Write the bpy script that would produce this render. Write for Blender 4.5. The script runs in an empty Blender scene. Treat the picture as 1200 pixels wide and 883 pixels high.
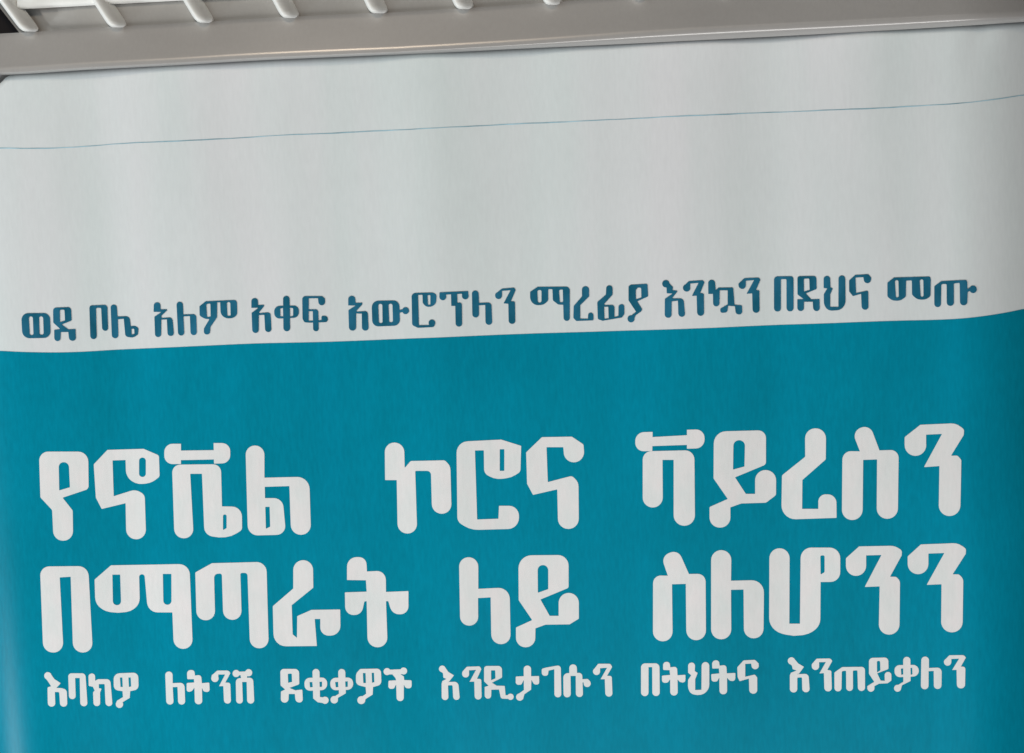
import bpy, math, random
from mathutils import Vector, Matrix
from mathutils.geometry import delaunay_2d_cdt
from bisect import bisect_right

random.seed(7)
scene = bpy.context.scene
COL = scene.collection

# ------------------------------------------------------------------ camera
F_PX, W_PX, H_PX = 2500.0, 1200.0, 882.4     # focal length and frame in photograph pixels
DIST = 1.25
TILT, YAW = math.radians(8.0), math.radians(5.5)
fwd = Vector((-math.sin(YAW) * math.cos(TILT), math.cos(YAW) * math.cos(TILT), -math.sin(TILT))).normalized()
right = fwd.cross(Vector((0, 0, 1))).normalized()
up = right.cross(fwd).normalized()
X = Vector((1, 0, 0))
base_slope = math.atan2(X.dot(up), X.dot(right))
roll = base_slope - math.atan(0.034)          # the sign's lines climb to the right
R_ = right * math.cos(roll) + up * math.sin(roll)
U_ = -right * math.sin(roll) + up * math.cos(roll)
CAM = -fwd * DIST
cd = bpy.data.cameras.new('camera')
cam = bpy.data.objects.new('camera', cd)
COL.objects.link(cam)
m = Matrix((R_, U_, -fwd)).transposed().to_4x4()
m.translation = CAM
cam.matrix_world = m
cd.sensor_width = 36.0
cd.lens = 36.0 * F_PX / W_PX
cd.clip_start, cd.clip_end = 0.05, 50.0
scene.camera = cam

# ------------------------------------------------------------------ light
world = bpy.data.worlds.new('World')
scene.world = world
world.use_nodes = True
bg = world.node_tree.nodes['Background']
bg.inputs[0].default_value = (0.86, 0.93, 1.0, 1)
bg.inputs[1].default_value = 0.10

def area(name, loc, target, sx, sy, power, col):
    ld = bpy.data.lights.new(name, 'AREA')
    ld.shape = 'RECTANGLE'
    ld.size, ld.size_y, ld.energy, ld.color = sx, sy, power, col
    o = bpy.data.objects.new(name, ld)
    COL.objects.link(o)
    o.location = loc
    o.rotation_euler = (Vector(target) - Vector(loc)).to_track_quat('-Z', 'Y').to_euler()
    return o

area('window_light', (-2.2, -1.6, 1.05), (0, 0, -0.1), 1.6, 1.5, 27, (0.90, 0.98, 1.0))
area('room_light', (0.2, -1.9, -1.75), (0, 0, -0.1), 1.8, 0.9, 42, (1.0, 0.975, 0.95))
area('sheen_light', (-1.60, -0.80, -0.85), (-0.3, 0, -0.2), 0.35, 0.5, 13, (0.92, 0.98, 1.0))  # added low light, makes the sheen at the sheet's lower left
area('lip_glint_light', (-0.35, -1.3, 1.2), (-0.1, 0, 0.2), 0.18, 0.22, 5.5, (1.0, 0.80, 0.60))  # added warm light, placed for the glint along the lip
area('lip_line_light', (0.44, -1.3, 1.2), (0.25, 0, 0.2), 0.60, 0.10, 0.3, (1.0, 0.96, 0.92))  # added weak strip, draws the pale line on the lip's right part

vs = scene.view_settings
scene.display_settings.display_device = 'sRGB'
vs.view_transform = 'Standard'
vs.look = 'None'
vs.exposure = 0.0
vs.gamma = 1.0
vs.use_curve_mapping = False
scene.render.filter_size = 2.2

# ------------------------------------------------------------------ the curved front of the stand
def ray(px, py):
    return (R_ * ((px - W_PX / 2) / F_PX) + U_ * ((H_PX / 2 - py) / F_PX) + fwd)

WAVES = [(0.00100, 0.131, 0.4, 1.3), (0.00052, 0.079, 1.9, -2.0), (0.00010, 0.043, 4.4, 3.1), (0.00003, 0.023, 2.7, -4.0)]
CREASE = (0.2720, 0.187)      # a pucker in the sheet under the ledge, near the right corner
XL, RL = -0.299, 0.070      # where the front starts to turn back, and the radius of the corner
XR, RR = 0.256, 0.090

def corner(x):
    if x < XL:
        d = min(XL - x, RL * 0.97)
        return RL - math.sqrt(RL * RL - d * d)
    if x > XR:
        d = min(x - XR, RR * 0.97)
        return RR - math.sqrt(RR * RR - d * d)
    return 0.0

def ripple(x, z):
    return sum(a * math.sin(2 * math.pi * x / l + p + q * z) for a, l, p, q in WAVES) \
        + 0.00035 * math.sin(9 * z + 3 * x) \
        + 0.0011 * math.exp(-((x - CREASE[0] - 0.25 * (z - CREASE[1])) / 0.0045) ** 2 - ((z - CREASE[1]) / 0.022) ** 2) \
        - 0.0007 * math.exp(-((x - CREASE[0] - 0.016) / 0.006) ** 2 - ((z - CREASE[1]) / 0.010) ** 2)

def surf(x, z, rip=1.0):
    return corner(x) + rip * ripple(x, z)

def hit(px, py, out=0.0, rip=1.0):
    """world point of the front (moved forward by out) seen at a photograph pixel"""
    d = ray(px, py)
    y = -out
    for _ in range(14):
        t = (y - CAM.y) / d.y
        p = CAM + d * t
        y = 0.6 * (surf(p.x, p.z, rip) - out) + 0.4 * y
    return p

class Curve:
    """height of a printed edge as a function of x, through points read off the photograph"""
    def __init__(self, pts, out=0.0, rip=1.0):
        ps = sorted(((p.x, p.z) for p in (hit(a, b, out, rip) for a, b in pts)))
        self.x = [p[0] for p in ps]
        self.z = [p[1] for p in ps]
        n = len(ps)
        sl = [(self.z[i + 1] - self.z[i]) / (self.x[i + 1] - self.x[i]) for i in range(n - 1)]
        self.t = [sl[0]] + [(sl[i - 1] + sl[i]) / 2 for i in range(1, n - 1)] + [sl[-1]]
    def __call__(self, x):
        if x <= self.x[0]:
            return self.z[0]
        if x >= self.x[-1]:
            return self.z[-1]
        i = bisect_right(self.x, x) - 1
        h = self.x[i + 1] - self.x[i]
        t = (x - self.x[i]) / h
        t2, t3 = t * t, t * t * t
        return ((2 * t3 - 3 * t2 + 1) * self.z[i] + (t3 - 2 * t2 + t) * h * self.t[i]
                + (-2 * t3 + 3 * t2) * self.z[i + 1] + (t3 - t2) * h * self.t[i + 1])

# columns round the front: straight, both corners, and the flanks running back
def plan_columns(inset=0.0):
    cols = []                                     # (x, y)
    for k in range(12, 0, -1):
        cols.append((XL - RL, RL + 0.02 * k))
    for k in range(24, 0, -1):
        a = math.pi / 2 * k / 24
        cols.append((XL - RL * math.sin(a), RL - RL * math.cos(a)))
    n = 180
    for k in range(n + 1):
        cols.append((XL + (XR - XL) * k / n, 0.0))
    for k in range(1, 25):
        a = math.pi / 2 * k / 24
        cols.append((XR + RR * math.sin(a), RR - RR * math.cos(a)))
    for k in range(1, 13):
        cols.append((XR + RR, RR + 0.02 * k))
    res = []
    for i, (x, y) in enumerate(cols):
        a = cols[max(i - 1, 0)]
        b = cols[min(i + 1, len(cols) - 1)]
        t = Vector((b[0] - a[0], b[1] - a[1])).normalized()
        res.append((x, y, t.y, -t.x))             # outward normal
    return res
COLS = plan_columns()

# ------------------------------------------------------------------ materials
def mat(name, base, rough, spec=0.5, coat=0.0, coat_rough=0.2, var=0.0, var_scale=30.0, stretch=(1, 1, 1),
        bump=0.0, bump_scale=60.0, bump_stretch=(1, 1, 1), second=None, weave=0.0):
    mt = bpy.data.materials.new(name)
    mt.use_nodes = True
    nt = mt.node_tree
    b = nt.nodes['Principled BSDF']
    b.inputs['Roughness'].default_value = rough
    b.inputs['Specular IOR Level'].default_value = spec
    b.inputs['Coat Weight'].default_value = coat
    b.inputs['Coat Roughness'].default_value = coat_rough
    b.inputs['Coat IOR'].default_value = 1.8
    tc = nt.nodes.new('ShaderNodeTexCoord')
    if var:
        mp = nt.nodes.new('ShaderNodeMapping')
        mp.inputs['Scale'].default_value = stretch
        nz = nt.nodes.new('ShaderNodeTexNoise')
        nz.inputs['Scale'].default_value = var_scale
        nz.inputs['Detail'].default_value = 5
        mx = nt.nodes.new('ShaderNodeMix')
        mx.data_type = 'RGBA'
        lo = tuple(max(0, c * (1 - var)) for c in base) + (1,)
        hi = tuple(min(1, c * (1 + var)) for c in (second or base)) + (1,)
        mx.inputs['A'].default_value = lo
        mx.inputs['B'].default_value = hi
        mr = nt.nodes.new('ShaderNodeMapRange')
        mr.inputs['From Min'].default_value = 0.3
        mr.inputs['From Max'].default_value = 0.7
        nt.links.new(tc.outputs['Object'], mp.inputs['Vector'])
        nt.links.new(mp.outputs['Vector'], nz.inputs['Vector'])
        nt.links.new(nz.outputs['Fac'], mr.inputs['Value'])
        nt.links.new(mr.outputs['Result'], mx.inputs['Factor'])
        res = mx.outputs['Result']
        if weave:                                # fine grain of the printed cloth, longer upright than across
            mp3 = nt.nodes.new('ShaderNodeMapping')
            mp3.inputs['Scale'].default_value = (1, 1, 0.22)
            nz3 = nt.nodes.new('ShaderNodeTexNoise')
            nz3.inputs['Scale'].default_value = 620
            nz3.inputs['Detail'].default_value = 3
            nz4 = nt.nodes.new('ShaderNodeTexNoise')
            nz4.inputs['Scale'].default_value = 14
            nz4.inputs['Detail'].default_value = 2
            mr3 = nt.nodes.new('ShaderNodeMapRange')
            mr3.inputs['To Min'].default_value = 1 - weave
            mr3.inputs['To Max'].default_value = 1 + weave
            pw = nt.nodes.new('ShaderNodeMath')
            pw.operation = 'MULTIPLY_ADD'
            pw.inputs[1].default_value = 0.6
            sc_ = nt.nodes.new('ShaderNodeMath')
            sc_.operation = 'MULTIPLY'
            sc_.inputs[1].default_value = 0.4
            nt.links.new(tc.outputs['Object'], mp3.inputs['Vector'])
            nt.links.new(mp3.outputs['Vector'], nz3.inputs['Vector'])
            nt.links.new(tc.outputs['Object'], nz4.inputs['Vector'])
            nt.links.new(nz4.outputs['Fac'], sc_.inputs[0])
            nt.links.new(nz3.outputs['Fac'], pw.inputs[0])
            nt.links.new(sc_.outputs[0], pw.inputs[2])
            nt.links.new(pw.outputs[0], mr3.inputs['Value'])
            mu = nt.nodes.new('ShaderNodeVectorMath')
            mu.operation = 'SCALE'
            nt.links.new(res, mu.inputs[0])
            nt.links.new(mr3.outputs['Result'], mu.inputs['Scale'])
            res = mu.outputs['Vector']
        nt.links.new(res, b.inputs['Base Color'])
    else:
        b.inputs['Base Color'].default_value = tuple(base) + (1,)
    if bump:
        mp2 = nt.nodes.new('ShaderNodeMapping')
        mp2.inputs['Scale'].default_value = bump_stretch
        nz2 = nt.nodes.new('ShaderNodeTexNoise')
        nz2.inputs['Scale'].default_value = bump_scale
        nz2.inputs['Detail'].default_value = 4
        bp = nt.nodes.new('ShaderNodeBump')
        bp.inputs['Strength'].default_value = 1.0
        bp.inputs['Distance'].default_value = bump
        nt.links.new(tc.outputs['Object'], mp2.inputs['Vector'])
        nt.links.new(mp2.outputs['Vector'], nz2.inputs['Vector'])
        nt.links.new(nz2.outputs['Fac'], bp.inputs['Height'])
        nt.links.new(bp.outputs['Normal'], b.inputs['Normal'])
    return mt

VST = (1, 1, 0.12)
M_WHITE = mat('white_vinyl', (0.605, 0.675, 0.675), 0.45, 0.25, 0.0, 0.32, 0.02, 17, (1, 1, 0.13), 0.00004, 60, VST, second=(0.655, 0.67, 0.69), weave=0.09)
M_TEAL = mat('teal_ink', (0.0, 0.217, 0.318), 0.28, 0.08, 0.0, 0.30, 0.06, 22, (1, 1, 0.16), 0.00004, 60, VST, second=(0.0, 0.222, 0.338), weave=0.26)
M_LETTER = mat('white_print', (0.70, 0.74, 0.74), 0.45, 0.25, 0.0, 0.32, 0.02, 80, (1, 1, 0.6), 0.00004, 60, VST, second=(0.745, 0.725, 0.73), weave=0.09)
M_NAVY = mat('dark_blue_ink', (0.004, 0.105, 0.17), 0.45, 0.12, 0.0, 0.32, 0.16, 90, (1, 1, 0.5), 0.00004, 60, VST, second=(0.015, 0.125, 0.215), weave=0.2)
M_LINE = mat('blue_line_ink', (0.24, 0.42, 0.50), 0.55, 0.3, 0.0, 0.3, 0.3, 60, (1, 1, 1), second=(0.30, 0.48, 0.56))
M_GREY = mat('grey_plastic', (0.345, 0.335, 0.325), 0.47, 0.35, 0.8, 0.25, 0.06, 22, (0.5, 1, 1), 0.00005, 220, weave=0.08)
M_GRILLE = mat('off_white_plastic', (0.80, 0.81, 0.79), 0.42, 0.5, 0.0, 0.2, 0.04, 40, (1, 1, 1), 0.00004, 200)
M_PANEL = mat('matte_grey_plastic', (0.34, 0.33, 0.315), 0.65, 0.25, 0.0, 0.2, 0.06, 22, (0.5, 1, 1), 0.00005, 220, weave=0.08)
M_DARK = mat('cavity_shade', (0.02, 0.018, 0.02), 0.8, 0.2, 0.0, 0.2, 0.2, 20)  # near-black colour carries the shade inside the opening

# ------------------------------------------------------------------ mesh helpers
def link(name, verts, faces, material, parent=None, normals=None, smooth=True):
    me = bpy.data.meshes.new(name)
    me.from_pydata([tuple(v) for v in verts], [], faces)
    me.validate()
    me.materials.append(material)
    if smooth:
        me.polygons.foreach_set('use_smooth', [True] * len(me.polygons))
    me.update()
    if normals and len(normals) == len(me.vertices):
        me.normals_split_custom_set_from_vertices([tuple(n) for n in normals])
    o = bpy.data.objects.new(name, me)
    COL.objects.link(o)
    if parent:
        o.parent = parent
    return o

def front_normal(x, z):
    e = 0.0004
    dx = (surf(x + e, z) - surf(x - e, z)) / (2 * e)
    dz = (surf(x, z + e) - surf(x, z - e)) / (2 * e)
    return Vector((dx, -1.0, dz)).normalized()

def sheet(name, material, zbot, ztop, out, rows, parent=None, cols=COLS, back=None):
    """a band of the wrapped front between two heights"""
    verts, faces = [], []
    nc = len(cols)
    for j in range(rows + 1):
        for (x, y, nx, ny) in cols:
            z0, z1 = zbot(x), ztop(x)
            z = z0 + (z1 - z0) * j / rows
            r = ripple(x, z) if back is None else 0.0
            o = out if back is None else -back
            verts.append((x + nx * (o - r), y + ny * (o - r), z))
    for j in range(rows):
        for i in range(nc - 1):
            a = j * nc + i
            faces.append((a, a + 1, a + nc + 1, a + nc))
    return link(name, verts, faces, material, parent)

# ------------------------------------------------------------------ curves read off the photograph
TOP = Curve([(-30, 105), (-14, 103), (0, 98), (8, 90), (16, 86.5), (40, 84.5), (100, 80.5), (207, 75), (300, 69.5), (400, 65), (520, 60),
             (600, 56), (720, 50.5), (800, 46.5), (967, 38), (1083, 31.5), (1140, 28), (1200, 24)])
BOT = Curve([(-30, 88.5), (0, 86.6), (40, 84.5), (100, 80.5), (207, 75), (300, 69.5), (400, 65), (520, 60),
             (600, 56), (720, 50.5), (800, 46.5), (967, 38), (1083, 31.5), (1140, 28), (1200, 24)])      # lower edge of the ledge
LIP = Curve([(0, 81), (60, 78.5), (200, 72), (300, 64.5), (400, 59.5), (600, 48), (800, 34), (1000, 24), (1200, 14)], 0.010, 0)
TEAL = Curve([(0, 411), (30, 412.5), (67, 413), (100, 412), (133, 410), (200, 407), (300, 402.5), (400, 400), (500, 396),
              (620, 391), (800, 385.5), (950, 379.5), (1030, 376.5), (1115, 374), (1152, 370.5), (1186, 365), (1200, 362)])
LINE = Curve([(0, 173.5), (66, 173.5), (100, 171.5), (133, 168.8), (200, 165.5), (265, 162.5), (320, 159), (400, 155.5),
              (500, 150.5), (600, 145.5), (700, 141), (800, 136), (947, 130), (1087, 123.5), (1150, 118.5), (1183, 114), (1200, 111)])
ZB = hit(600, 1010).z

# ------------------------------------------------------------------ stand (housing) with its moulded ledge and grille
def tag(o, label=None, cat=None, group=None, kind=None):
    for k, v in (('label', label), ('category', cat), ('group', group), ('kind', kind)):
        if v:
            o[k] = v

stand = bpy.data.objects.new('display_stand', None)
COL.objects.link(stand)
stand.location = (0, 0.1, ZB - 0.12)
tag(stand, 'grey plastic stand with a rolled lip and white slatted grille above the printed sign', 'stand')
bpy.context.view_layer.update()
INV = stand.matrix_basis.inverted()

def part(name, verts, faces, material, parent, smooth=True):
    o = link(name, verts, faces, material, None, None, smooth)
    o.parent = parent
    o.matrix_parent_inverse = Matrix.Identity(4)
    # the stand's own origin lies at its base: keep the vertices in its local space
    if parent is stand or parent.parent is stand:
        o.data.transform(INV)
    return o

o = sheet('body', M_GREY, lambda x: ZB - 0.12, lambda x: BOT(x) + 0.0025, 0, 4, None, COLS, 0.004)
o.parent = stand
o.data.transform(INV)

LEDGE_H = 0.0225
FACE_OUT = -0.0035
LEAN = 0.00022                # the face and the grille behind it lean back, metres per photograph pixel of height
def ledge():
    verts, faces = [], []
    prof = []
    n = 10
    for k in range(n + 1):                       # the rolled lip: from under the poster's top edge out and up
        t = k / n
        prof.append(('lip', t, 0.0016 + 0.0048 * (1 - (1 - t) ** 2)))
    for k in range(1, 13):                       # its rounded shoulder
        a = math.radians(26) * k / 12
        prof.append(('abs', 0.0075 * math.sin(a), -0.0011 + 0.0075 * math.cos(a)))
    z1, o1 = prof[-1][1], prof[-1][2]
    for k in range(1, 9):                        # the face leaning back above it
        t = k / 8
        prof.append(('abs', z1 + (LEDGE_H - z1) * t, o1 + (FACE_OUT - o1) * t))
    prof += [('abs', LEDGE_H + 0.0002, FACE_OUT - 0.0002), ('abs', LEDGE_H + 0.0002, -0.030)]
    nc = len(COLS)
    for kind, h, out in prof:
        for (x, y, nx, ny) in COLS:
            zt, zl = BOT(x) - 0.0008, LIP(x) - 0.0022
            if zl < zt + 0.0015:
                zl = zt + 0.0015
            z = zt + (zl - zt) * h if kind == 'lip' else zl + h
            verts.append((x + nx * out, y + ny * out, z))
    for j in range(len(prof) - 1):
        for i in range(nc - 1):
            a = j * nc + i
            faces.append((a, a + 1, a + nc + 1, a + nc))
    return part('ledge', verts, faces, M_GREY, stand)
ledge()

SLATS = [((36, 36), 0.74), ((139, 31), 0.64), ((241, 25.5), 0.60), ((341, 20), 0.53), ((444.5, 14.5), 0.47),
         ((545, 9.5), 0.42), ((649, 4.5), 0.39), ((752, -3), 0.34), ((855, -9), 0.30), ((958, -15), 0.25), ((1060, -21), 0.20), ((1163, -27), 0.16)]
def out_hit(px, py, out):
    return hit(px, py, out, 0)

# back panel of the grille, from the first slat to the right
def panel(name, px0, px1, out, material, ytop=-170, thick=0.004, ybase=42):
    pts_b, pts_t = [], []
    n = 60
    for k in range(n + 1):
        px = px0 + (px1 - px0) * k / n
        yb = ybase - (px - 36) * 0.0513
        pts_b.append(out_hit(px, yb, out))
        pts_t.append(out_hit(px - 0.8 * (yb - ytop) * (1 - 0.0007 * px), ytop, out - LEAN * (yb - ytop)))
    N = n + 1
    bk = Vector((0, thick, 0))
    verts = pts_b + pts_t
    faces = [(k, k + 1, N + k + 1, N + k) for k in range(n)]
    def quad(a, b, c, d):
        faces.append(tuple(range(len(verts), len(verts) + 4)))
        verts.extend((a, b, c, d))
    for k in range(n):
        quad(pts_b[k + 1] + bk, pts_b[k] + bk, pts_t[k] + bk, pts_t[k + 1] + bk)
    for e in (0, n):
        quad(pts_b[e], pts_t[e], pts_t[e] + bk, pts_b[e] + bk)
    return part(name, verts, faces, material, stand)
panel('back_panel', 26, 1230, FACE_OUT - 0.0004, M_PANEL)
panel('cavity_shade_sheet', -150, 1230, -0.030, M_DARK, ybase=60)  # added near-black sheet: the dark of the housing's inside, as colour

grille = part('grille', [], [], M_GRILLE, stand)

def bar(px, py, slope, half_px, out_base, out_top, length_px=165):
    """one slat: a tapered rib with a rounded foot, standing on the back panel"""
    # cross-section: (offset across in half widths, height 0..1), steep on one side, flowing into the panel on the other
    sec = [(-1.0, -0.1), (-0.99, 0.3), (-0.95, 0.65), (-0.84, 0.88), (-0.68, 0.98), (-0.5, 1.0), (-0.25, 0.97), (0.05, 0.88),
           (0.35, 0.7), (0.6, 0.48), (0.85, 0.27), (1.1, 0.1), (1.35, -0.1)]
    verts, faces = [], []
    rows = 16
    for j in range(rows + 1):
        t = j / rows
        y = py - length_px * t ** 1.8
        x = px - slope * (py - y)
        d = (py - y) / 7.0
        k = math.sqrt(max(0.0, 1 - (1 - min(d, 1.0)) ** 2))
        k = max(k, 0.03)
        for (u, h) in sec:
            o_ = out_base - LEAN * (py - y) + (out_top - out_base) * h * (0.35 + 0.65 * k)
            verts.append(out_hit(x + u * half_px * (0.55 + 0.45 * k), y, o_))
    n = len(sec)
    for j in range(rows):
        for i in range(n - 1):
            a = j * n + i
            faces.append((a, a + n, a + n + 1, a + 1))
    faces.append(tuple(range(n)))
    return verts, faces

for (p, sl) in SLATS:
    v, f = bar(p[0] - 1, p[1] + 1, sl, 10.0, FACE_OUT - 0.0004, FACE_OUT + 0.0085)
    part('slat', v, f, M_GRILLE, grille)

# cross rail joining the slats
def rail():
    verts, faces = [], []
    sec = []
    for k in range(11):
        a = -math.pi / 2 + math.pi * k / 10
        sec.append((math.sin(a), math.cos(a) ** 0.7 if math.cos(a) > 1e-6 else 0.0))
    n = 50
    for k in range(n + 1):
        px = 20 + (1180 - 20) * k / n
        yc = -11 - (px - 60) * 0.0545
        for (u, h) in sec:
            verts.append(out_hit(px, yc - u * 20, FACE_OUT - 0.0008 - LEAN * (36 - 0.0513 * (px - 36) - yc + u * 20) + 0.0075 * h))
    m_ = len(sec)
    for k in range(n):
        for i in range(m_ - 1):
            a = k * m_ + i
            faces.append((a, a + m_, a + m_ + 1, a + 1))
    faces += [tuple(range(m_)), tuple(n * m_ + i for i in range(m_ - 1, -1, -1))]
    part('cross_rail', verts, faces, M_GRILLE, grille)
rail()

# ------------------------------------------------------------------ the printed sign wrapped round the front
PCOLS = [c for c in COLS if c[1] < 0.10]
poster = sheet('printed_sign', M_WHITE, lambda x: ZB, TOP, 0.0, 110, None, PCOLS)
tag(poster, 'printed vinyl sign, white above and teal below, lettered in Amharic, wrapped round the stand front', 'sign')
sm = poster.modifiers.new('thickness', 'SOLIDIFY')
sm.thickness = 0.0009
sm.offset = -1.0
sheet('teal_field', M_TEAL, lambda x: ZB + 0.0004, TEAL, 0.00012, 80, poster, PCOLS)

def pen_line():
    verts, faces = [], []
    cols = [c for c in COLS if c[1] < 0.06]
    for i, (x, y, nx, ny) in enumerate(cols):
        z = LINE(x) + 0.00006 * math.sin(x * 140) + 0.00004 * math.sin(x * 410 + 1)
        w = 0.00025 + 0.00004 * math.sin(x * 63 + 0.6) + 0.00003 * math.sin(x * 251)
        for s in (-1, 1):
            zz = z + s * w
            r = ripple(x, zz)
            verts.append((x + nx * (0.00012 - r), y + ny * (0.00012 - r), zz))
    for i in range(len(cols) - 1):
        faces.append((2 * i, 2 * i + 2, 2 * i + 3, 2 * i + 1))
    link('thin_rule', verts, faces, M_LINE, poster)
pen_line()

# ------------------------------------------------------------------ lettering
def rounded(pts):
    n = len(pts)
    res = []
    for i, p in enumerate(pts):
        c = Vector(p[:2])
        r = p[2] if len(p) > 2 else 1.5
        a, b = Vector(pts[i - 1][:2]), Vector(pts[(i + 1) % n][:2])
        la, lb = (a - c).length, (b - c).length
        if la < 1e-6 or lb < 1e-6:
            continue
        da, db = (a - c) / la, (b - c) / lb
        ang = da.angle(db, 0.0)
        th = math.pi - ang
        if th < 0.05 or r <= 0:
            res.append(c)
            continue
        if r >= 25 and th < 0.95:
            r *= 8                                # shallow turn of a bowl: use the whole edge
        d = r * math.tan(th / 2)
        d = min(d, la * 0.495, lb * 0.495)
        k = max(2, int(math.ceil(th / 0.26)))
        p0, p1 = c + da * d, c + db * d
        rr = d / math.tan(th / 2)
        bis = (da + db)
        if bis.length < 1e-6:
            res.append(c)
            continue
        cen = c + bis.normalized() * (rr / math.sin(ang / 2))
        v0, v1 = p0 - cen, p1 - cen
        sgn = 1 if v0.x * v1.y - v0.y * v1.x > 0 else -1
        for q in range(k + 1):
            t = sgn * th * q / k
            cs, sn = math.cos(t), math.sin(t)
            res.append(cen + Vector((v0.x * cs - v0.y * sn, v0.x * sn + v0.y * cs)))
    return res

def circle(c):
    x, y, r = c
    return [Vector((x + r * math.cos(2 * math.pi * k / 28), y + r * math.sin(2 * math.pi * k / 28))) for k in range(28)]

def ccw(poly):
    a = sum(poly[i - 1].x * poly[i].y - poly[i].x * poly[i - 1].y for i in range(len(poly)))
    return poly if a > 0 else poly[::-1]

def word(view, glyphs, material, out=0.00026):
    """view: (x, y, scale) of the enlarged detail the outlines were read from;
    glyphs: lists of (kind, data): + outline, - opening, o disc"""
    verts3, faces3, norms = [], [], []
    for g in glyphs:
        if isinstance(g, tuple):
            vw, g = g
        else:
            vw = view
        ox, oy, s = vw
        coords, faces, hole = [], [], []
        for kind, data in g:
            poly = circle(data) if kind == 'o' else rounded(data)
            poly = [Vector((ox + p.x / s, oy + p.y / s)) for p in poly]
            clean = []
            for p in poly:
                if not clean or (p - clean[-1]).length > 0.03:
                    clean.append(p)
            if (clean[0] - clean[-1]).length < 0.03:
                clean.pop()
            fine = []
            for i_, p in enumerate(clean):        # keep the ink lying on the rippled sheet along long edges too
                q = clean[(i_ + 1) % len(clean)]
                kk = max(1, int((q - p).length / 5.0))
                fine += [p + (q - p) * (t_ / kk) for t_ in range(kk)]
            clean = ccw(fine)
            st = len(coords)
            coords += clean
            faces.append(list(range(st, st + len(clean))))
            hole.append(kind == '-')
        x0, x1 = min(p.x for p in coords), max(p.x for p in coords)
        y0, y1 = min(p.y for p in coords), max(p.y for p in coords)
        step = 9.0
        yy = y0 + 2.3
        while yy < y1:
            xx = x0 + 2.1
            while xx < x1:
                coords.append(Vector((xx, yy)))
                xx += step
            yy += step
        vo, eo, fo, ov, oe, of = delaunay_2d_cdt(coords, [], faces, 0, 1e-4)
        used, idx = {}, []
        for f, src in zip(fo, of):
            if not src or any(hole[k] for k in src):
                continue
            t = []
            for v in f:
                if v not in used:
                    used[v] = len(verts3)
                    q = vo[v]
                    p = hit(q.x, q.y, out)
                    verts3.append(p)
                    norms.append(front_normal(p.x, p.z))
                t.append(used[v])
            faces3.append(tuple(t[::-1]))
    return link('printed_word', verts3, faces3, material, poster, norms)

P, N, O = '+', '-', 'o'
def n_(pts, c):          # the letter with a ball at its left end
    return [(P, pts), (O, c)]

WORDS = []
# ---- first large line
A, B, C_, D, E = (30, 500, 5.889), (190, 500, 5.889), (440, 490, 4.615), (730, 480, 5.519), (930, 480, 5.519)
WORDS.append((A, M_LETTER, [
    [(P, [(92, 172, 62), (432, 172, 70), (435, 430, 30), (255, 490, 4), (325, 578, 20), (328, 787, 68), (193, 787, 68), (183, 575, 20), (102, 488, 15)]),
     (N, [(228, 245, 36), (298, 245, 36), (306, 418, 3), (232, 440, 3)])],
    [(P, [(470, 260, 15), (565, 160, 10), (815, 153, 15), (920, 198, 20), (925, 345, 25), (868, 388, 40), (765, 400, 55), (693, 345, 50), (690, 230, 3), (600, 233, 3), (608, 480, 3),
          (760, 432, 30), (822, 470, 45), (832, 777, 69), (695, 777, 69), (690, 528, 3), (525, 568, 5), (485, 490, 10)]),
     (N, [(783, 213, 24), (830, 213, 24), (830, 347, 24), (783, 347, 24)])],
    (B, [(P, [(15, 118, 70), (130, 118, 3), (130, 258, 3), (15, 258, 70)]), (P, [(355, 113, 3), (470, 113, 70), (470, 252, 70), (358, 255, 3)]),
         (P, [(120, 165), (365, 162), (365, 226), (120, 231)]),
         (P, [(68, 262, 55), (406, 259, 55), (413, 550, 4), (550, 552, 80), (552, 712, 30), (480, 758, 45), (390, 768, 70), (292, 745, 80), (275, 325, 3), (194, 325, 3), (218, 770, 66), (85, 770, 66)]),
         (N, [(420, 606, 12), (445, 606, 12), (445, 700, 4), (420, 714, 4)])]),
    (B, [(P, [(575, 130, 65), (706, 130, 65), (706, 352, 3), (1015, 345, 85), (1028, 746, 69), (890, 746, 69), (878, 410, 3), (708, 415, 3), (710, 493, 3), (832, 493, 85), (855, 745, 60), (592, 752, 70)]),
         (N, [(712, 553, 4), (742, 553, 4), (746, 690, 4), (716, 705, 4)])]),
]))
WORDS.append((C_, M_LETTER, [
    [(P, [(50, 132, 53), (155, 132, 53), (158, 270, 2), (190, 232, 12), (375, 228, 20), (405, 258, 25), (412, 517, 53), (306, 517, 53), (300, 285, 22), (215, 285, 6), (226, 624, 53), (120, 624, 53), (115, 335, 3), (52, 335, 3)])],
    [(P, [(438, 128, 62), (680, 116, 8), (788, 150, 4), (784, 290, 25), (735, 322, 40), (650, 332, 50), (588, 300, 40), (586, 174, 4), (538, 175, 3), (550, 548, 3), (665, 544, 3), (668, 474, 4), (776, 474, 62), (776, 598, 60), (515, 605, 45), (443, 560, 45)]),
     (N, [(672, 168, 3), (697, 168, 3), (697, 285, 3), (672, 285, 3)])],
    [(P, [(815, 185, 8), (900, 103, 8), (1062, 100, 12), (1125, 142, 15), (1128, 183, 2), (1018, 183, 2), (1016, 157, 3), (925, 157, 3), (932, 346, 3), (1062, 312, 22), (1098, 345, 35), (1100, 599, 55), (988, 599, 55), (983, 385, 3), (852, 415, 4), (820, 355, 8)]),
     (O, (1073, 184, 55))],
]))
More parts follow.
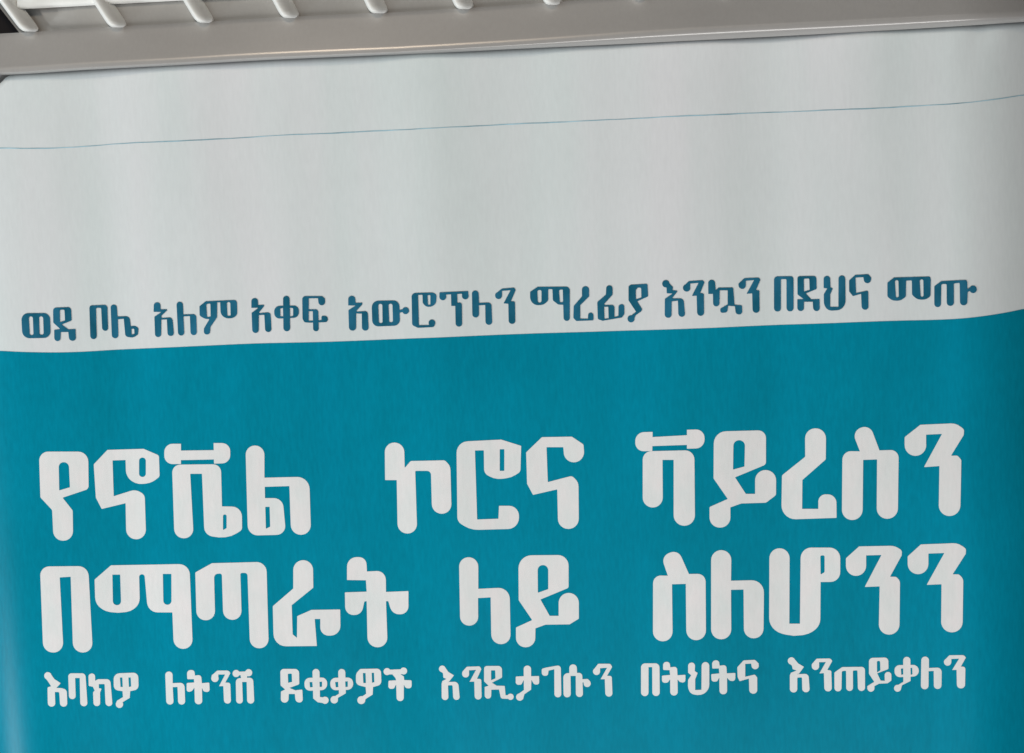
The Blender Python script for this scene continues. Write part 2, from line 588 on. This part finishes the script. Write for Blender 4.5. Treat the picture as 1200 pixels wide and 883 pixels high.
WORDS.append((D, M_LETTER, [
    [(P, [(80, 147, 60), (192, 144, 3), (190, 268, 3), (80, 270, 60)]), (P, [(414, 130, 3), (528, 127, 61), (528, 250, 61), (414, 253, 3)]), (P, [(184, 178), (420, 165), (420, 228), (184, 236)]),
     (P, [(128, 270, 55), (462, 262, 60), (466, 751, 69), (328, 751, 69), (328, 325, 3), (256, 325, 3), (258, 633, 65), (128, 633, 65)])],
    [(P, [(588, 142, 80), (925, 133, 50), (925, 355, 25), (725, 438, 3), (795, 545, 3), (855, 545, 3), (855, 391, 66), (991, 391, 66), (990, 553, 22), (925, 602, 22), (765, 607, 15), (695, 632, 3), (695, 763, 66), (560, 763, 66), (560, 630, 10), (678, 578, 3), (586, 445, 14)]),
     (N, [(715, 198, 36), (790, 198, 36), (786, 368, 3), (712, 388, 3)])],
    (E, [(P, [(74, 122, 66), (210, 120, 66), (208, 322, 12), (57, 455, 3), (55, 642, 3), (160, 642, 3), (160, 548, 56), (277, 548, 56), (278, 700, 3), (-80, 712, 90), (-75, 425, 18), (75, 305, 12)])]),
    (E, [(P, [(378, 140, 58), (492, 94, 58), (557, 268, 2), (560, 315, 2), (440, 315, 2), (430, 272, 2)]),
         (P, [(316, 268, 55), (440, 270, 2), (548, 264, 2), (680, 260, 50), (674, 706, 68), (537, 706, 68), (540, 322, 3), (450, 325, 3), (446, 714, 68), (312, 714, 68)])]),
    (E, n_([(718, 178, 15), (820, 98, 10), (1050, 88, 25), (1103, 128, 22), (1100, 165, 15), (1018, 298, 3), (1060, 297, 22), (1085, 325, 22), (1078, 688, 70), (938, 688, 70), (943, 365, 3), (843, 372, 3), (960, 157, 3), (857, 162, 3), (857, 230, 2), (718, 230, 2)], (788, 229, 70))),
]))
# ---- second large line
Fv, G, Hh, I_, J, K = (40, 640, 6), (220, 630, 6), (380, 630, 6), (520, 630, 6), (750, 630, 6), (940, 620, 6)
WORDS.append((Fv, M_LETTER, [
    [(P, [(41, 143, 62), (380, 140, 72), (413, 748, 70), (274, 748, 70), (257, 215, 3), (180, 220, 3), (207, 748, 71), (64, 748, 71)])],
    [(P, [(425, 235, 10), (540, 135, 10), (1092, 125, 75), (1116, 722, 68), (982, 722, 68), (972, 466, 4), (800, 466, 75), (776, 198, 18), (738, 198, 18), (743, 402, 30), (690, 455, 45), (590, 473, 70), (488, 455, 45), (430, 400, 30)]),
     (N, [(550, 200, 3), (605, 200, 3), (612, 415, 29), (554, 415, 29)]), (N, [(905, 195, 3), (965, 195, 3), (966, 412, 29), (909, 412, 29)])],
    (G, [(P, [(53, 245, 10), (170, 180, 10), (553, 170, 70), (570, 778, 66), (438, 778, 66), (420, 248, 20), (370, 248, 12), (380, 578, 65), (250, 578, 65), (240, 252, 15), (185, 255, 35), (193, 581, 65), (62, 581, 65)])]),
    (G, [(P, [(742, 159, 70), (880, 158, 70), (883, 352, 8), (731, 475, 3), (738, 680, 2), (768, 705, 2), (770, 552, 5), (870, 508, 10), (1072, 505, 5), (1075, 689, 71), (932, 689, 71), (932, 572, 3), (893, 572, 3), (908, 762, 3), (605, 765, 88), (598, 482, 14), (742, 358, 10)])]),
    (Hh, [(P, [(160, 137, 67), (295, 137, 67), (300, 238, 2), (432, 232, 62), (434, 382, 3), (592, 376, 5), (592, 539, 66), (478, 539, 66), (450, 447, 3), (434, 447, 3), (446, 771, 70), (305, 771, 70), (298, 447, 3), (282, 448, 10), (262, 544, 60), (148, 544, 60), (145, 385, 4), (298, 380, 3), (293, 300, 3), (160, 298, 3)])]),
]))
WORDS.append((I_, M_LETTER, [
    [(P, [(107, 138, 68), (243, 138, 68), (243, 360, 3), (463, 350, 78), (471, 749, 68), (335, 749, 68), (330, 420, 3), (241, 425, 3), (243, 619, 64), (116, 619, 64)])],
    [(P, [(525, 125, 92), (878, 122, 75), (878, 353, 18), (680, 435, 3), (745, 550, 3), (808, 550, 3), (808, 389, 70), (950, 389, 70), (950, 570, 10), (885, 610, 10), (715, 612, 14), (645, 638, 3), (643, 771, 67), (508, 771, 67), (508, 632, 8), (622, 580, 3), (527, 440, 12)]),
     (N, [(660, 193, 37), (735, 193, 37), (735, 362, 3), (662, 388, 3)])],
]))
WORDS.append((J, M_LETTER, [
    [(P, [(148, 130, 60), (268, 84, 60), (345, 258, 2), (348, 318, 2), (205, 318, 2), (196, 268, 2)]),
     (P, [(92, 265, 62), (205, 268, 2), (335, 256, 2), (461, 254, 55), (464, 721, 69), (326, 721, 69), (322, 325, 3), (225, 328, 3), (230, 729, 69), (91, 729, 69)])],
    [(P, [(500, 88, 71), (643, 88, 71), (640, 303, 3), (872, 298, 85), (868, 708, 69), (731, 708, 69), (728, 365, 3), (640, 367, 3), (642, 715, 71), (500, 715, 71)])],
    (K, [(P, [(-230, 135, 71), (-88, 135, 71), (-90, 665, 3), (-15, 665, 3), (-10, 130, 75), (268, 130, 75), (268, 371, 70), (130, 372, 3), (128, 675, 45), (60, 735, 60), (-60, 757, 90), (-180, 725, 55), (-232, 665, 35)]),
         (N, [(128, 185, 10), (158, 185, 10), (158, 303, 10), (130, 320, 4)])]),
    (K, n_([(308, 205, 15), (400, 122, 10), (650, 117, 25), (702, 150, 25), (700, 185, 12), (618, 335, 3), (660, 335, 22), (688, 362, 25), (684, 742, 72), (538, 742, 72), (545, 403, 3), (440, 407, 3), (558, 182, 3), (450, 185, 3), (450, 257, 2), (308, 257, 2)], (379, 258, 71))),
    (K, n_([(742, 192, 15), (835, 108, 10), (1095, 98, 25), (1153, 138, 25), (1150, 175, 12), (1058, 318, 3), (1102, 318, 22), (1133, 348, 25), (1128, 726, 74), (977, 726, 74), (980, 388, 3), (876, 392, 3), (1000, 168, 3), (888, 172, 3), (888, 243, 2), (742, 243, 2)], (815, 244, 73))),
]))
# ---- small line at the bottom
L1, L2, L3, L4 = (40, 770, 8.571), (180, 770, 8.571), (320, 770, 7.059), (500, 765, 10)
L5, L6, L7, L8 = (600, 765, 8.571), (740, 760, 7.5), (910, 755, 10), (1020, 755, 10)
WORDS.append((L1, M_LETTER, [
    [(O, (138, 188, 37)), (P, [(108, 205), (168, 172), (205, 222), (268, 262, 8), (212, 322), (136, 335), (135, 305, 10), (170, 292), (140, 245)]),
     (P, [(134, 300, 20), (205, 310, 3), (280, 310, 40), (328, 330, 40), (334, 498, 36), (262, 498, 36), (252, 352, 10), (208, 350, 6), (214, 498, 38), (138, 498, 38)])],
    [(P, [(342, 163, 32), (515, 163, 36), (537, 494, 37), (464, 494, 37), (458, 210), (412, 210), (418, 422, 34), (350, 422, 34)])],
    [(P, [(545, 166, 33), (612, 163, 33), (613, 238), (642, 222, 10), (765, 222, 40), (788, 492, 36), (718, 492, 36), (708, 270, 10), (650, 272), (650, 312), (678, 318, 4), (662, 355), (664, 492, 34), (597, 492, 34), (592, 355, 10), (608, 335), (590, 298), (548, 290, 10)])],
    [(P, [(798, 165, 60), (1045, 155, 50), (1050, 325, 55), (965, 342), (960, 410, 6), (890, 452), (855, 500, 10), (825, 470, 10), (830, 440, 10), (892, 402), (888, 342), (800, 330, 60)]), (O, (857, 474, 37)),
     (N, [(862, 205), (886, 205), (890, 300), (868, 300)]), (N, [(947, 205), (970, 205), (975, 295), (952, 300)])],
]))
WORDS.append((L2, M_LETTER, [
    [(P, [(116, 145, 36), (190, 145, 36), (192, 262), (310, 256, 45), (318, 477, 37), (247, 477, 37), (240, 300), (192, 302), (202, 477, 38), (128, 477, 38)])],
    [(P, [(335, 130, 36), (410, 130, 36), (415, 185), (478, 178, 30), (485, 262), (560, 255, 12), (564, 355, 40), (500, 345, 30), (485, 305), (490, 474, 38), (414, 474, 38), (410, 305), (385, 345, 25), (332, 352, 35), (332, 260, 12), (408, 255), (405, 222), (338, 222, 10)])],
    n_([(582, 185, 20), (640, 135, 15), (752, 135, 25), (772, 160, 15), (720, 256), (770, 256, 25), (778, 467, 38), (708, 467, 38), (700, 292), (658, 292), (718, 175), (650, 175), (650, 215), (582, 215)], (616, 214, 37)),
    [(O, (829, 165, 36)), (O, (955, 157, 36)), (P, [(830, 148), (955, 142), (955, 180), (830, 184)]), (P, [(872, 172), (945, 170), (935, 222), (880, 222)]),
     (P, [(825, 213, 40), (1000, 205, 40), (1012, 467, 36), (940, 467, 36), (935, 250), (890, 250), (897, 467, 36), (830, 467, 36)])],
]))
WORDS.append((L3, M_LETTER, [
    [(P, [(60, 98, 28), (215, 98, 35), (217, 225, 15), (135, 255), (185, 275), (242, 268, 8), (247, 377, 32), (187, 374, 32), (180, 305), (130, 305), (127, 377, 32), (64, 377, 32), (65, 285, 8), (100, 268), (62, 235, 15)]),
     (N, [(122, 138, 8), (155, 136, 8), (157, 205), (125, 213)])],
    [(P, [(258, 172, 45), (445, 168, 45), (450, 272, 50), (262, 280, 45)]), (P, [(325, 98, 29), (384, 98, 29), (388, 330), (430, 335), (432, 382), (370, 374, 20), (332, 342, 10)]), (O, (430, 357, 30)),
     (N, [(302, 207), (325, 206), (328, 248), (306, 250)]), (N, [(384, 205), (405, 203), (405, 245), (386, 248)])],
    [(P, [(472, 172, 45), (660, 168, 45), (665, 270, 50), (475, 275, 45)]), (P, [(538, 98, 30), (597, 98, 30), (602, 300, 8), (540, 335), (522, 370), (478, 345), (545, 303)]), (O, (506, 353, 31)),
     (N, [(514, 206), (538, 205), (540, 248), (519, 250)]), (N, [(597, 202), (618, 200), (618, 245), (599, 248)])],
    [(P, [(685, 135, 40), (722, 98, 15), (892, 95, 35), (897, 228, 40), (827, 248), (824, 310, 6), (768, 345), (748, 380), (702, 350), (770, 303), (766, 248), (686, 228, 40)]), (O, (730, 356, 33)),
     (N, [(743, 132), (765, 132), (768, 214), (747, 215)]), (N, [(816, 130), (835, 130), (838, 208), (819, 212)])],
    [(O, (943, 120, 29)), (O, (1080, 115, 29)), (P, [(942, 105), (1080, 100), (1080, 141), (945, 144)]), (P, [(982, 138), (1048, 138), (1082, 160, 10), (1085, 190), (1146, 192, 10), (1147, 260, 32), (1095, 257, 28), (1082, 225), (1081, 364, 29), (1023, 364, 29), (1018, 225), (1000, 262, 20), (953, 264, 28), (955, 195, 10), (1018, 192), (1012, 172)])],
]))
WORDS.append((L4, M_LETTER, [
    [(O, (183, 188, 39)), (P, [(145, 202), (218, 172), (255, 225), (320, 264, 8), (262, 338), (182, 355), (182, 332, 10), (232, 306), (195, 290), (192, 240)]),
     (P, [(175, 335, 25), (250, 342, 3), (370, 338, 50), (390, 552, 39), (312, 552, 39), (303, 380, 12), (250, 380, 10), (256, 554, 40), (176, 554, 40)])],
    n_([(416, 225, 25), (470, 163, 20), (622, 158, 25), (642, 190, 15), (590, 303), (640, 308, 20), (645, 547, 41), (563, 547, 41), (558, 337), (503, 339), (578, 200), (497, 205), (497, 248), (416, 248)], (457, 248, 41)),
    [(P, [(673, 155, 32), (882, 153, 45), (884, 290, 20), (765, 350), (820, 385), (915, 388, 8), (925, 498), (985, 490), (985, 540), (870, 537, 30), (848, 430), (758, 432), (756, 537, 38), (680, 537, 38), (680, 400, 8), (725, 385), (673, 335, 20)]), (O, (983, 515, 37)),
     (N, [(755, 205, 8), (803, 205, 8), (806, 300), (755, 320)])],
    (L5, [(P, [(117, 128, 36), (191, 128, 36), (192, 235), (272, 233, 8), (274, 320, 36), (222, 318, 30), (195, 270), (192, 370, 6), (125, 415), (110, 470), (48, 425), (120, 373), (118, 272), (95, 320, 20), (37, 322, 34), (38, 238, 8), (118, 235)]), (O, (78, 444, 37))]),
    (L5, [(P, [(298, 160, 20), (345, 148, 10), (490, 122, 32), (496, 447, 38), (426, 447, 38), (425, 165), (368, 178), (360, 230, 25), (300, 232, 30)])]),
    (L5, [(P, [(575, 116, 37), (650, 116, 37), (654, 225), (576, 225)]), (P, [(515, 205, 45), (705, 200, 35), (714, 444, 36), (642, 444, 36), (640, 232), (588, 232), (591, 447, 36), (518, 447, 36)]), (P, [(705, 265), (760, 262), (785, 285, 10), (785, 305), (730, 310), (735, 298), (705, 298)]), (O, (755, 308, 36))]),
    (L5, n_([(813, 180, 25), (865, 110, 20), (987, 110, 25), (1007, 140, 15), (955, 230), (1002, 233, 20), (1010, 440, 37), (938, 440, 37), (932, 265), (890, 265), (955, 150), (885, 155), (885, 188), (813, 188)], (849, 187, 36))),
]))
WORDS.append((L6, M_LETTER, [
    [(P, [(84, 130, 36), (246, 130, 36), (249, 417, 32), (184, 417, 32), (182, 163), (150, 163), (150, 418, 33), (84, 418, 33)])],
    [(P, [(278, 118, 32), (335, 116, 32), (342, 165), (400, 158, 25), (405, 235), (475, 230, 8), (474, 300, 30), (425, 296, 25), (405, 270), (407, 413, 33), (341, 413, 33), (340, 270), (318, 300, 20), (268, 302, 28), (268, 238, 8), (340, 232), (335, 190), (278, 188, 8)])],
    [(P, [(498, 123, 30), (560, 123, 30), (556, 198), (582, 214, 5), (560, 270), (560, 365), (615, 362), (617, 119, 33), (684, 119, 33), (684, 350, 40), (640, 400, 45), (580, 412, 45), (520, 396, 45), (496, 350, 30), (498, 275, 15), (525, 235), (498, 212)])],
    [(P, [(708, 106, 32), (768, 101, 32), (775, 150), (834, 144, 25), (838, 218), (914, 214, 8), (912, 286, 30), (862, 284, 25), (840, 255), (841, 402, 33), (774, 402, 33), (772, 255), (752, 290, 20), (703, 292, 28), (701, 225, 8), (772, 218), (768, 175), (710, 176, 8)])],
    [(P, [(930, 165, 20), (985, 104, 15), (1085, 99, 15), (1117, 130, 10), (1119, 150), (1055, 150), (1052, 132), (1000, 135), (1000, 248), (1085, 228, 15), (1105, 255, 10), (1106, 397, 35), (1036, 397, 35), (1032, 264), (950, 287, 8), (933, 250, 15)]), (O, (1087, 150, 32))],
]))
WORDS.append((L7, M_LETTER, [
    [(O, (175, 195, 43)), (P, [(133, 210), (215, 178), (255, 225), (322, 264, 8), (262, 345), (165, 362), (165, 335, 10), (235, 308), (190, 292), (180, 250)]),
     (P, [(156, 340, 25), (245, 350, 3), (375, 345, 45), (390, 562, 43), (302, 562, 43), (298, 388, 12), (243, 390, 10), (244, 565, 44), (156, 565, 44)])],
    n_([(412, 235, 25), (470, 168, 20), (632, 166, 25), (654, 195, 15), (595, 300), (642, 308, 20), (649, 552, 43), (561, 552, 43), (555, 338), (503, 341), (578, 208), (499, 210), (499, 258), (412, 258)], (456, 258, 43)),
    [(P, [(678, 330, 20), (770, 267, 15), (1036, 264, 40), (1037, 547, 42), (954, 547, 42), (948, 305, 12), (895, 308, 12), (896, 547, 40), (817, 547, 40), (815, 308, 12), (765, 315, 18), (761, 552, 41), (679, 552, 41)])],
    (L8, [(P, [(-17, 160, 45), (210, 154, 45), (212, 290, 20), (80, 340), (120, 425), (168, 428), (166, 324, 39), (246, 324, 39), (246, 425, 15), (200, 457, 15), (100, 462), (48, 490), (45, 520), (-36, 515), (-36, 490, 10), (45, 440), (-17, 345, 15)]), (O, (6, 514, 42)),
          (N, [(76, 195, 15), (114, 195, 15), (117, 305), (78, 330)])]),
    (L8, [(P, [(280, 245, 60), (565, 240, 70), (570, 375, 75), (285, 388, 65)]), (P, [(384, 147, 43), (469, 147, 43), (471, 430, 10), (370, 480), (355, 540), (283, 500), (386, 440)]), (O, (318, 515, 41)),
          (N, [(357, 285), (384, 282), (385, 352), (362, 358)]), (N, [(470, 278), (490, 275), (493, 350), (472, 358)])]),
    (L8, [(P, [(597, 144, 45), (686, 144, 45), (686, 278), (836, 271, 52), (833, 524, 45), (744, 524, 45), (742, 312), (682, 315), (681, 527, 45), (591, 527, 45)])]),
    (L8, n_([(862, 195, 25), (925, 129, 20), (1095, 127, 25), (1120, 155, 15), (1060, 260), (1100, 263, 20), (1113, 285, 20), (1109, 517, 47), (1014, 517, 47), (1010, 300), (958, 301), (1040, 168), (949, 172), (949, 208), (862, 208)], (905, 208, 43))),
]))
# ---- dark line on the white field
T1, T2, T3, T4, T5 = (15, 335, 8), (170, 335, 10), (285, 335, 10.909), (400, 330, 8.571), (500, 330, 8.571)
T6, T7, T8, T9 = (610, 320, 7.5), (765, 315, 8.571), (895, 310, 8.571), (1030, 310, 7.059)
WORDS.append((T1, M_NAVY, [
    [(P, [(78, 257, 62), (348, 254, 62), (356, 487, 62), (90, 492, 70)]), (N, [(150, 286, 20), (187, 286, 20), (194, 460, 14), (160, 463, 14)]), (N, [(246, 284, 20), (284, 288, 20), (289, 456, 14), (252, 460, 14)])],
    [(P, [(377, 204, 30), (546, 199, 30), (552, 325, 15), (458, 362), (522, 408), (588, 404, 3), (593, 517, 32), (528, 512, 32), (520, 432), (450, 433), (447, 519, 30), (389, 516, 30), (388, 413, 5), (445, 405), (379, 345, 15)]), (N, [(441, 225, 12), (484, 222, 12), (489, 325), (443, 340)])],
]))
WORDS.append((T1, M_NAVY, [
    [(P, [(717, 184, 25), (887, 177, 30), (894, 423, 30), (838, 419, 30), (828, 206, 12), (780, 206, 12), (788, 499, 31), (727, 499, 31)])],
    [(P, [(916, 176, 29), (974, 176, 29), (982, 287), (1095, 284, 38), (1106, 378), (1150, 374, 25), (1179, 398, 20), (1174, 455, 20), (1130, 487, 32), (1055, 475, 30), (1040, 308), (985, 313), (991, 491, 31), (929, 491, 31)]), (N, [(1112, 402, 8), (1138, 402, 8), (1140, 450, 8), (1115, 457, 4)])],
]))
WORDS.append((T2, M_NAVY, [
    [(P, [(102, 193, 38), (179, 193, 38), (183, 275), (256, 274, 6), (258, 288, 4), (192, 350), (196, 377), (320, 367, 40), (341, 587, 37), (264, 587, 37), (255, 392), (190, 396), (189, 600, 39), (117, 600, 39), (109, 362, 12), (165, 325), (192, 306), (100, 304)])],
    [(P, [(367, 187, 37), (443, 187, 37), (449, 335), (600, 330, 40), (607, 577, 37), (534, 577, 37), (525, 354), (450, 357), (461, 582, 38), (387, 582, 38)])],
    [(P, [(637, 240, 15), (710, 181, 15), (1076, 164, 35), (1081, 340, 50), (1030, 379, 40), (940, 381, 50), (885, 332, 40), (880, 192), (845, 194), (843, 370, 12), (767, 480), (760, 572, 40), (687, 567, 36), (690, 500, 15), (755, 390), (700, 387, 40), (639, 350, 30)]),
     (N, [(717, 213, 15), (765, 206, 10), (768, 360), (727, 368, 10)]), (N, [(958, 190, 20), (998, 188, 20), (1003, 350, 10), (965, 352, 10)])],
]))
WORDS.append((T3, M_NAVY, [
    [(P, [(104, 157, 41), (189, 157, 41), (191, 245), (267, 242, 6), (265, 262, 4), (202, 340), (206, 349), (350, 335, 40), (363, 590, 40), (281, 590, 40), (270, 370), (200, 374), (199, 602, 41), (117, 602, 41), (107, 347, 12), (195, 280), (104, 281)])],
    [(P, [(394, 257, 72), (711, 251, 66), (714, 406, 72), (399, 420, 66)]), (P, [(509, 128, 43), (593, 128, 43), (601, 580, 43), (514, 580, 43)]), (N, [(472, 290, 12), (508, 282), (511, 388), (477, 394, 12)]), (N, [(597, 280), (638, 285, 12), (638, 384, 12), (600, 393)])],
    [(P, [(754, 131, 42), (1010, 131, 20), (1046, 163, 15), (1047, 205), (961, 205), (955, 157), (838, 159), (838, 448), (1000, 438), (1000, 383, 20), (1081, 383, 40), (1083, 463, 35), (838, 470, 5), (780, 465, 30), (758, 420, 20)]), (O, (1004, 205, 43)),
     (P, [(830, 301), (960, 299, 38), (966, 580, 37), (894, 580, 37), (889, 323), (830, 325)])],
]))
WORDS.append((T4, M_NAVY, [
    [(P, [(69, 143, 35), (139, 143, 35), (143, 213), (213, 211, 5), (208, 232, 4), (152, 292), (157, 302), (265, 294, 30), (276, 492, 33), (207, 492, 33), (205, 322), (148, 319), (149, 492, 35), (77, 492, 35), (71, 287, 12), (145, 240), (69, 239)])],
    [(P, [(304, 194, 66), (582, 188, 62), (590, 441, 62), (311, 452, 62)]), (N, [(370, 225, 20), (411, 222, 20), (414, 415, 14), (379, 419, 14)]), (N, [(474, 222, 20), (513, 222, 20), (518, 405, 14), (481, 412, 14)]), (P, [(578, 286), (630, 274), (635, 300), (580, 314)]), (O, (645, 292, 35))],
    [(P, [(705, 115, 40), (925, 109, 32), (956, 135, 20), (951, 222, 25), (905, 253, 30), (850, 253, 30), (817, 215, 20), (815, 132), (771, 134), (780, 438), (880, 436), (885, 400), (942, 405), (935, 456, 25), (770, 464, 15), (711, 438, 30)]), (O, (910, 415, 34)), (N, [(866, 135, 10), (894, 135, 10), (894, 232, 8), (871, 235, 8)])],
    (T5, [(P, [(128, 108, 10), (417, 95, 6), (421, 145), (360, 145), (352, 122), (298, 124), (240, 128), (197, 130), (190, 150), (128, 150)]), (O, (162, 152, 35)), (O, (388, 144, 34)),
          (P, [(244, 112), (306, 110), (309, 213), (353, 210, 25), (357, 452, 34), (291, 452, 34), (287, 244), (247, 244)])]),
    (T5, [(P, [(454, 90, 34), (521, 90, 34), (526, 214), (651, 209, 36), (659, 434, 36), (591, 434, 36), (588, 234), (525, 238), (526, 360, 33), (459, 360, 33)])]),
    (T5, n_([(688, 125, 20), (755, 71, 15), (882, 60, 20), (894, 85, 12), (846, 198), (887, 198, 15), (891, 425, 34), (824, 425, 34), (820, 222), (773, 219), (843, 86), (757, 93), (757, 140), (688, 140)], (722, 140, 35))),
]))
WORDS.append((T6, M_NAVY, [
    [(P, [(84, 165, 15), (150, 121, 10), (415, 119, 30), (433, 143, 10), (433, 420, 28), (379, 420, 28), (375, 279), (330, 276, 20), (284, 240, 20), (280, 141, 8), (243, 141, 8), (243, 240, 20), (205, 279, 25), (125, 283, 30), (84, 240, 25)]),
     (N, [(147, 150, 15), (184, 148, 15), (184, 258, 15), (153, 262, 15)]), (N, [(337, 146, 15), (371, 145, 4), (374, 255, 10), (346, 258, 10)])],
    [(P, [(539, 116, 31), (602, 116, 31), (603, 205, 15), (525, 282), (525, 400), (592, 402), (595, 348, 22), (640, 348, 25), (642, 415, 10), (490, 421, 12), (464, 395, 15), (467, 290, 20), (540, 205, 8)])],
    [(P, [(754, 108, 28), (809, 108, 28), (809, 190, 15), (738, 268), (738, 281), (815, 280, 25), (826, 300, 5), (826, 386), (860, 377), (861, 278, 26), (912, 270, 26), (913, 360, 15), (890, 391, 10), (720, 419, 10), (679, 405, 15), (674, 255, 20), (750, 190, 10)]), (N, [(735, 296), (771, 296), (774, 398), (738, 402)])],
    [(P, [(949, 116, 15), (970, 102, 8), (1116, 94, 12), (1121, 205, 12), (1026, 248), (1070, 318, 10), (1060, 337, 6), (1012, 370), (998, 405), (945, 395), (1015, 340), (949, 240, 15)]), (O, (971, 402, 31)), (N, [(1013, 150, 10), (1032, 126, 15), (1060, 130, 12), (1062, 215), (1015, 231)])],
]))
WORDS.append((T7, M_NAVY, [
    [(O, (131, 150, 37)), (P, [(95, 155), (166, 145), (202, 183), (200, 215), (252, 221, 6), (192, 297), (310, 297, 40), (326, 482, 35), (257, 482, 35), (252, 320), (190, 327), (189, 492, 35), (119, 492, 35), (121, 302, 12), (200, 248), (140, 246), (138, 190)])],
    n_([(303, 180, 20), (362, 124, 15), (502, 114, 15), (520, 135, 12), (476, 243), (513, 249, 14), (516, 472, 35), (446, 472, 35), (440, 270), (393, 272), (460, 141), (376, 148), (376, 193), (303, 193)], (340, 192, 37)),
    [(P, [(556, 111, 34), (624, 111, 34), (632, 215), (660, 189, 10), (808, 187, 15), (821, 360), (896, 367, 12), (900, 460, 36), (834, 456, 30), (824, 376), (757, 371), (748, 438, 28), (680, 443, 30), (676, 402, 15), (752, 357), (752, 216), (672, 216), (669, 377, 34), (606, 377, 34), (604, 252), (557, 252)])],
    n_([(860, 150, 20), (920, 94, 15), (1062, 88, 15), (1082, 108, 12), (1036, 213), (1071, 217, 14), (1073, 442, 36), (1003, 442, 36), (998, 247), (943, 250), (1018, 113), (935, 120), (935, 165), (860, 165)], (898, 165, 37)),
]))
WORDS.append((T8, M_NAVY, [
    [(P, [(103, 119, 36), (299, 117, 28), (300, 470, 35), (229, 470, 35), (228, 146, 12), (172, 146, 12), (173, 472, 35), (103, 472, 35)])],
    [(P, [(338, 117, 25), (529, 114, 30), (532, 245, 15), (422, 290), (477, 349), (561, 347, 4), (564, 467, 34), (498, 467, 34), (492, 374), (405, 374), (404, 467, 34), (338, 467, 34), (337, 350, 5), (400, 347), (339, 300, 12)]), (N, [(403, 142, 12), (457, 140, 12), (461, 255), (405, 272)])],
    [(P, [(601, 116, 33), (667, 113, 33), (671, 230), (694, 239, 5), (668, 300), (668, 425), (750, 425), (751, 110, 34), (819, 110, 34), (822, 400, 50), (770, 458, 55), (650, 464, 55), (604, 410, 30), (603, 300, 15), (638, 240), (602, 236)])],
    [(P, [(857, 160, 15), (920, 104, 12), (1050, 97, 15), (1079, 130, 8), (1079, 150), (1004, 150), (1000, 126), (922, 131), (928, 286), (1050, 260, 15), (1053, 454, 35), (984, 454, 35), (978, 294), (895, 317, 10), (858, 270, 15)]), (O, (1041, 150, 37))],
]))
WORDS.append((T9, M_NAVY, [
    [(P, [(70, 150, 12), (125, 107, 10), (422, 99, 15), (429, 120, 6), (427, 262, 25), (385, 291, 25), (315, 289, 30), (274, 250, 20), (272, 131, 8), (225, 133, 8), (223, 265, 20), (180, 299, 25), (110, 299, 25), (70, 265, 20)]),
     (N, [(132, 130, 14), (161, 128, 14), (164, 270, 12), (141, 275, 12)]), (N, [(337, 125, 14), (367, 121, 14), (369, 265, 12), (346, 270, 12)])],
    [(P, [(458, 180, 15), (515, 137, 12), (722, 127, 12), (731, 145, 6), (733, 203), (755, 188), (765, 212), (735, 227), (730, 337, 29), (671, 337, 29), (668, 151, 8), (620, 156, 8), (621, 342, 29), (561, 342, 29), (560, 161, 10), (516, 161, 14), (513, 352, 28), (458, 352, 28)]), (O, (779, 205, 31))],
]))

for i, (view, material, glyphs) in enumerate(WORDS):
    w_ = word(view, glyphs, material)
    if material is M_NAVY:
        w_['label'] = 'dark blue printed word on the white field'
    elif i < 6:
        w_['label'] = 'large white printed word on the teal field'
    else:
        w_['label'] = 'small white printed word in the lowest line'
